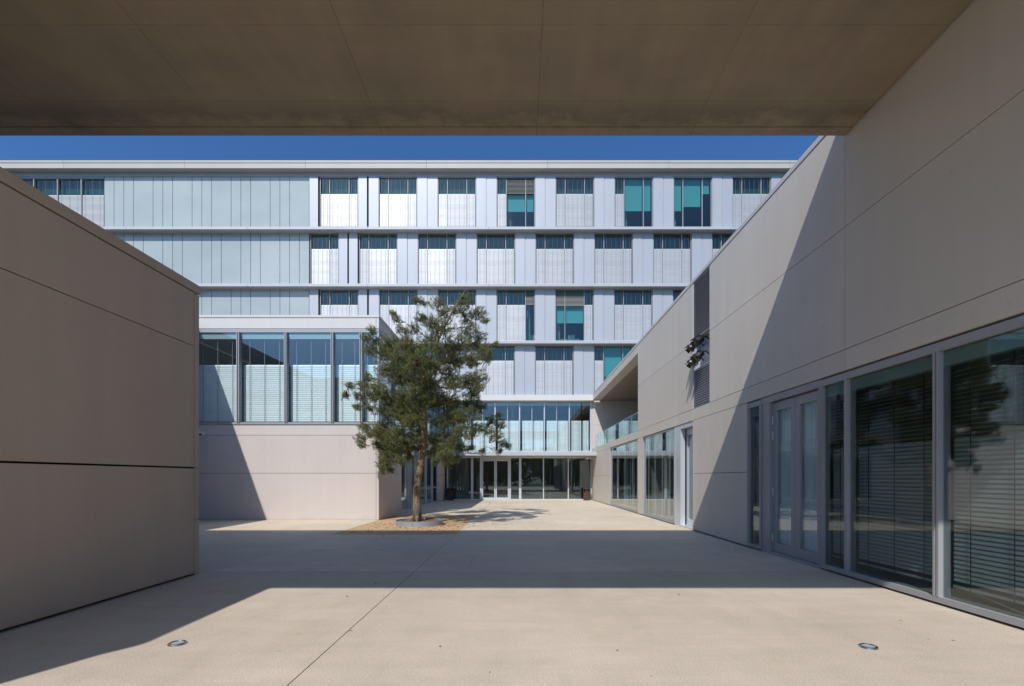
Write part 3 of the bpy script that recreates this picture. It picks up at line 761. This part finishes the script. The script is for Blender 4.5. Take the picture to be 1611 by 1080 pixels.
# ------------------------------------------------------------------ bins, security cameras
def bin_(x, y, label):
    r = thing('litter_bin', label, 'litter bin', (x, y, 0), 'brown bins by the entrance')
    b = MB().box(W, x - .21, x + .21, y - .17, y + .17, .03, .56).box(W, x - .21, x - .19, y - .17, y + .17, .56, .74).box(W, x + .19, x + .21, y - .17, y + .17, .56, .74).box(W, x - .19, x + .19, y + .15, y + .17, .56, .74)
    b.build('body', 'rust', r, bevel=.008)
    MB().box(W, x - .225, x + .225, y - .185, y + .185, .742, .80).build('lid', 'rust', r, bevel=.01)
    MB().box(W, x - .15, x + .15, y - .13, y + .13, 0, .03).build('plinth', 'black', r)
    MB().box(W, x - .10, x + .10, y - .176, y - .171, .62, .64).build('handle', 'steel', r)
bin_(4.50, 32.05, 'dark brown litter bin beside the right wing wall at the end of the glazing')
bin_(-4.52, 32.0, 'dark brown litter bin in the shade at the left end of the entrance glazing')
def cctv(label, base, tip, aim):
    r = thing('security_camera', label, 'security camera', base, 'security cameras on the walls')
    b, t, a = Vector(base), Vector(tip), Vector(aim).normalized()
    MB().tube([b, b.lerp(t, .1)], [.06, .06], 16).build('wall_plate', 'white_metal', r)
    MB().tube([b, b.lerp(t, .6), t], [.022, .022, .02], 8).build('arm', 'white_metal', r)
    MB().tube([t - a * .17, t - a * .16, t + a * .15, t + a * .17], [.05, .065, .065, .06], 14).build('housing', 'white_metal', r)
    MB().tube([t + a * .171, t + a * .18], [.045, .045], 14).build('lens', 'black', r)
cctv('small pale security camera on the shaded pavilion wall beside the near block', (-11.17, YP - .005, 3.08), (-11.10, YP - .34, 3.05), (.6, -.7, -.35))
cctv('small grey security camera under the right end of the entrance canopy', (XR - .005, 31.2, 2.72), (XR - .48, 31.1, 2.76), (-.9, -.4, -.15))

# ------------------------------------------------------------------ planter ring and pine
TX, TY = -3.24, 15.55
pl = thing('tree_ring', 'low round galvanised steel edging ring around the pine', 'tree ring', (-3.18, 15.5, 0))
k = 48; m = MB(); R0, R1 = .735, .755
for rr, zz in ((R1, -.03), (R1, .15), (R0, .15), (R0, -.03)):
    m.v += [(-3.18 + rr * math.cos(2 * math.pi * q / k), 15.5 + rr * math.sin(2 * math.pi * q / k), zz) for q in range(k)]
for j in range(4):
    for q in range(k): m.f.append((j * k + q, j * k + (q + 1) % k, ((j + 1) % 4) * k + (q + 1) % k, ((j + 1) % 4) * k + q))
m.build('edging', 'galv', pl)
MB().box(W, -3.25, -3.235, 15.5 - R1 - .008, 15.5 - R1 + .004, 0, .14).build('joint_plate', 'alu_dark', pl)
m = MB(); n_ = 14
for i in range(n_ + 1):
    rr = (R0 - .002) * i / n_
    for q in range(k):
        a = 2 * math.pi * q / k; m.v.append((-3.18 + rr * math.cos(a), 15.5 + rr * math.sin(a), .105 + .02 * math.sin(7 * a + i) * (i / n_) + random.uniform(-.012, .012)))
for i in range(n_):
    for q in range(k): m.f.append((i * k + q, i * k + (q + 1) % k, (i + 1) * k + (q + 1) % k, (i + 1) * k + q))
m.open = True; m.build('mulch', 'soil', pl)

tree = thing('pine_tree', 'tall Scots pine with orange bark and dark needles in the steel ring', 'tree', (TX, TY, 0))
def PT(px, py, dy=0.0):
    Y = TY + dy; return np.array([(px - 816) / 760 * Y, Y, EYE + (752 - py) / 760 * Y])
wood = MB()
tr = [PT(656.5, 822), PT(655.8, 800), PT(655.5, 775), PT(658, 752), PT(662, 730), PT(666, 706), PT(667.5, 680), PT(667, 655), PT(665, 625), PT(666, 600), PT(672, 575, .05), PT(684, 545, .1), PT(698, 518, .1), PT(712, 490, .05), PT(726, 468), PT(733, 455)]
trr = [.145, .130, .120, .112, .104, .092, .085, .078, .072, .066, .056, .046, .036, .026, .016, .008]
wood.tube([tuple(p) for p in tr], trr, 12)
# flared root collar
for a in (0.4, 1.9, 3.3, 4.9):
    wood.tube([(tr[0][0] + .23 * math.cos(a), tr[0][1] + .23 * math.sin(a), .06), (tr[0][0] + .10 * math.cos(a), tr[0][1] + .10 * math.sin(a), .22), (tr[0][0] + .04 * math.cos(a), tr[0][1] + .04 * math.sin(a), .5)], [.05, .07, .06], 7)
tuft_p, tuft_d = [], []
def bez(a, b, sag, n=6):
    L = np.linalg.norm(b - a); mid = (a + b) / 2 + np.array([RNG.normal(0, .05), RNG.normal(0, .05), sag]) * L
    ts = np.linspace(0, 1, n + 1)[:, None]
    return (1 - ts) ** 2 * a + 2 * ts * (1 - ts) * mid + ts ** 2 * b
def shoot(a, b, r0, twig=True):
    p = bez(a, b, RNG.uniform(-.08, .12), 3)
    limbs.tube([tuple(q) for q in p], [r0, r0 * .8, r0 * .55, r0 * .3], 4, caps=False)
    d = p[-1] - p[-2]; d /= np.linalg.norm(d)
    L = np.linalg.norm(b - a)
    n = max(4, int(L / .024))
    for t in np.linspace(.1, 1, n):
        q = a + (b - a) * t if False else p[0] * (1 - t) ** 2 + 2 * t * (1 - t) * ((p[1] + p[2]) / 2) + t * t * p[3]
        tuft_p.append(q); tuft_d.append(d + np.array([0, 0, .25]))
limbs = MB()
NODES = [(tr[i_], i_, trr[i_]) for i_ in range(4, len(tr))]
for i_ in range(4, len(tr) - 1):
    NODES.append(((tr[i_] + tr[i_ + 1]) / 2, i_, trr[i_ + 1]))
JOBS = []
def clump(px, py, rpx, att, dy=None, dens=1.0):
    if dy is None:
        half = 1.9 * math.sqrt(max(0.06, 1 - ((px - 672) / 125) ** 2 - ((py - 600) / 165) ** 2))
        dy = RNG.uniform(-1, 1) * half
    JOBS.append((PT(px, py, dy), rpx / 48.7, dens))
def grow():
    ax = np.array([t for t in tr])
    JOBS.sort(key=lambda q: min(np.linalg.norm(q[0] - t) for t in ax))
    for c, r, dens in JOBS:
        # join the nearest wood that lies nearer the trunk and a little lower
        best = min(NODES, key=lambda n_: np.linalg.norm(n_[0] - c) + 1.2 * max(0, n_[0][2] - c[2] + .1) + (0.25 if n_[2] > .05 else 0))
        a, _, ra = best
        L = np.linalg.norm(c - a)
        r0 = min(ra * .75, .014 + .016 * L + .012)
        p = bez(a, c, RNG.uniform(-.02, .2), 7)
        p[1:-1] += RNG.normal(0, .025 * L, p[1:-1].shape)
        rr = np.linspace(r0, r0 * .5, 8)
        limbs.tube([tuple(q) for q in p], list(rr), 6, caps=False)
        for q, w_ in zip(p[3:], rr[3:]): NODES.append((q, 0, w_))
        n = int(470 * r * r * dens) + 13
        core = tr[np.argmin([np.linalg.norm(t - c) for t in tr])]
        for i in range(n):
            v = RNG.normal(0, 1, 3); v /= np.linalg.norm(v)
            e = c + v * np.array([1, 1, .8]) * r * 1.12 * RNG.uniform(.1, 1) ** .5
            out = e - core; out /= np.linalg.norm(out) + .01
            d = out * .7 + (e - c) / r * .35 + np.array([0, 0, .55]) + RNG.normal(0, .45, 3); d /= np.linalg.norm(d)
            ln = RNG.uniform(.09, .22); st = e - d * ln
            shoot(st, e, .0045)
            if i % 2 == 0:
                s0 = p[int(RNG.integers(3, 8))]
                q = bez(s0, st, RNG.uniform(-.1, .1), 3)
                limbs.tube([tuple(z_) for z_ in q], [.008, .0065, .0055, .0045], 4, caps=False)
# (px, py, radius px, trunk node)
CL = [(733, 472, 15, 14), (722, 488, 16, 13), (688, 478, 16, 12), (700, 492, 12, 12), (655, 470, 8, 11), (664, 476, 6, 11), (700, 512, 15, 12), (738, 498, 16, 13), (757, 492, 12, 13),
      (764, 505, 6, 13), (740, 518, 14, 12), (676, 505, 14, 11), (660, 498, 10, 11), (650, 515, 9, 10), (622, 500, 8, 10), (616, 492, 6, 10), (628, 516, 7, 10), (640, 520, 9, 10),
      (758, 530, 10, 11), (745, 540, 18, 11), (722, 540, 20, 11), (700, 545, 22, 10), (676, 535, 20, 10), (655, 545, 18, 9), (636, 540, 15, 9), (612, 535, 14, 9), (583, 518, 8, 9), (575, 530, 9, 9), (590, 535, 9, 9),
      (580, 548, 14, 9), (604, 552, 16, 9), (626, 562, 22, 9), (655, 570, 22, 9), (682, 572, 22, 9), (712, 570, 20, 9), (742, 566, 15, 10), (765, 552, 14, 11), (781, 540, 4, 11), (770, 564, 10, 10),
      (604, 580, 17, 8), (628, 590, 20, 8), (655, 598, 22, 8), (684, 600, 20, 8), (714, 600, 20, 8), (738, 600, 15, 9), (748, 618, 10, 8), (754, 610, 7, 9),
      (578, 592, 8, 8), (548, 605, 7, 8), (543, 620, 6, 8), (562, 622, 8, 8), (572, 608, 12, 8), (585, 622, 12, 8), (560, 640, 6, 8), (582, 640, 9, 8), (600, 618, 13, 8),
      (602, 645, 15, 7), (622, 628, 20, 7), (648, 630, 20, 7), (690, 632, 20, 7), (718, 632, 20, 7), (744, 638, 18, 7), (757, 640, 10, 7), (735, 655, 20, 7), (712, 655, 18, 7), (690, 660, 16, 6), (630, 655, 20, 7), (650, 660, 16, 6), (606, 668, 13, 6),
      (572, 672, 9, 6), (616, 700, 15, 5), (612, 722, 12, 5), (636, 702, 15, 5), (598, 704, 11, 5), (600, 736, 6, 5), (614, 738, 6, 5), (650, 706, 10, 5), (664, 700, 10, 5), (694, 704, 14, 5), (712, 722, 10, 5), (566, 688, 10, 6), (582, 684, 8, 6), (590, 696, 8, 6), (594, 680, 9, 6), (568, 700, 6, 6), (604, 692, 15, 6), (626, 686, 18, 6), (648, 690, 14, 6), (684, 690, 14, 6), (708, 684, 19, 6), (732, 680, 18, 6), (750, 672, 14, 6),
      (608, 715, 15, 5), (602, 728, 11, 5), (624, 710, 15, 5), (642, 716, 10, 5), (630, 722, 9, 5), (680, 712, 12, 5), (688, 726, 9, 5), (702, 710, 16, 5), (716, 700, 15, 5), (728, 704, 10, 5), (706, 728, 9, 5), (722, 720, 8, 5),
      (766, 676, 13, 6), (782, 684, 12, 6), (790, 668, 8, 6), (793, 696, 8, 6), (775, 662, 9, 6), (786, 652, 5, 6), (800, 700, 5, 6), (742, 704, 6, 6), (760, 708, 4, 6), (788, 708, 4, 6)]
for c in CL:
    px, py, r, at = c
    edge = ((px - 672) / 118) ** 2 + ((py - 600) / 150) ** 2
    clump(px, py, r, at, RNG.uniform(-.8, .8) if edge > .8 else None, 1.0)
# extra inner clumps front and back for depth
for i in range(46):
    px, py = RNG.normal(668, 52), RNG.normal(628, 52)
    if ((px - 668) / 98) ** 2 + ((py - 620) / 108) ** 2 > 1: continue
    clump(px, py, RNG.uniform(12, 19), int(np.clip(round((822 - py) / 24), 5, 10)), None, .8)
grow()
wood.open = limbs.open = True
wood.build('trunk', 'bark', tree, smooth=True); limbs.build('limbs', 'limb_bark', tree, smooth=True)
def needles(P, D, per, ln, wd):
    P = np.array(P); D = np.array(D); D /= np.linalg.norm(D, axis=1)[:, None]
    N = len(P); P = np.repeat(P, per, 0); D = np.repeat(D, per, 0)
    R = RNG.normal(0, 1, P.shape); R /= np.linalg.norm(R, axis=1)[:, None]
    V = D * .9 + R; V /= np.linalg.norm(V, axis=1)[:, None]
    S = np.cross(V, RNG.normal(0, 1, P.shape)); S /= np.linalg.norm(S, axis=1)[:, None]
    L = ln * RNG.uniform(.7, 1.2, (len(P), 1)); off = RNG.normal(0, .018, P.shape)
    A = P + off - S * wd; B = P + off + S * wd; C = P + off + V * L
    verts = np.stack([A, B, C], 1).reshape(-1, 3)
    return verts, np.arange(len(verts)).reshape(-1, 3)
def tri_mesh(name, verts, faces, mat, parent=None):
    o = ORG.get(parent.name, (0, 0, 0)) if parent else (0, 0, 0)
    me = bpy.data.meshes.new(name); n = len(verts); f = len(faces); kk = faces.shape[1]
    me.vertices.add(n); me.vertices.foreach_set('co', (verts - np.array(o)).astype(np.float32).ravel())
    me.loops.add(f * kk); me.loops.foreach_set('vertex_index', faces.astype(np.int32).ravel())
    me.polygons.add(f); me.polygons.foreach_set('loop_start', np.arange(0, f * kk, kk, dtype=np.int32))
    try: me.polygons.foreach_set('loop_total', np.full(f, kk, dtype=np.int32))
    except Exception: pass
    me.update(calc_edges=True); me.validate()
    ob = bpy.data.objects.new(name, me); COL.objects.link(ob); me.materials.append(M[mat])
    if parent: ob.parent = parent
    return ob
print('tufts', len(tuft_p))
v, f = needles(tuft_p, tuft_d, 7, .058, .0042)
tri_mesh('crown', v, f, 'needle', tree)

# ------------------------------------------------------------------ debris on the paving
m = MB(); 
for i in range(90):
    if i < 55: x, y = RNG.uniform(-4.6, 4.5), RNG.uniform(3.2, 13)
    else: x, y = RNG.uniform(-10, -1.0), RNG.uniform(14.5, 16.9)
    if i < 8: x, y = RNG.uniform(-9.5, -5), RNG.uniform(16.2, 17.0)
    a = RNG.uniform(0, 6.28); L = RNG.uniform(.008, .024); w_ = L * RNG.uniform(.25, .6); h = RNG.uniform(.004, .012)
    c, s_ = math.cos(a), math.sin(a)
    m.poly([(x + L * c, y + L * s_, .002), (x - w_ * s_, y + w_ * c, h), (x - L * c, y - L * s_, .003), (x + w_ * s_, y - w_ * c, .003)])
m.open = True
nl = MB()
for i in range(1500):
    a = RNG.uniform(0, 6.28); rr = abs(RNG.normal(0, 1.3)) + .2; x, y = -3.0 + rr * math.cos(a), 15.6 + rr * math.sin(a) * 1.1
    if (x + 3.18) ** 2 + (y - 15.5) ** 2 < .8 ** 2 or x < -4.9: continue
    t = RNG.uniform(0, 6.28); L = RNG.uniform(.02, .06); w_ = RNG.uniform(.003, .012); c, s_ = math.cos(t), math.sin(t)
    nl.poly([(x + L * c, y + L * s_, .003), (x - w_ * s_, y + w_ * c, .010), (x - L * c, y - L * s_, .004), (x + w_ * s_, y - w_ * c, .004)])
nl.open = True
tag(nl.build('needle_litter', 'soil'), 'brown fallen pine needles on the orange gravel around the ring', 'litter', kind='stuff')
tag(m.build('leaf_litter', 'soil'), 'scattered dry leaf bits and cone scales on the paving', 'debris', kind='stuff')

# ------------------------------------------------------------------ wood behind the photographer, seen only in reflections
P = []; 
for i in range(60):
    cx, cy, rr = RNG.uniform(-110, 110), RNG.uniform(-75, -55), RNG.uniform(3, 5.5)
    q = RNG.normal(0, 1, (420, 3)); q /= np.linalg.norm(q, axis=1)[:, None]; q *= rr * RNG.uniform(.6, 1.05, (420, 1))
    q[:, 2] *= 1.1; P.append(q + np.array([cx, cy, rr * 1.05]))
P = np.concatenate(P); A = RNG.normal(0, .45, P.shape); B = RNG.normal(0, .45, P.shape)
vv = np.stack([P - A, P + B, P + A, P - B], 1).reshape(-1, 3)
o = tri_mesh('distant_wood', vv, np.arange(len(vv)).reshape(-1, 4), 'wood')
tag(o, 'mass of green broadleaf trees behind the viewer, mirrored in the glass', 'wood', kind='stuff')
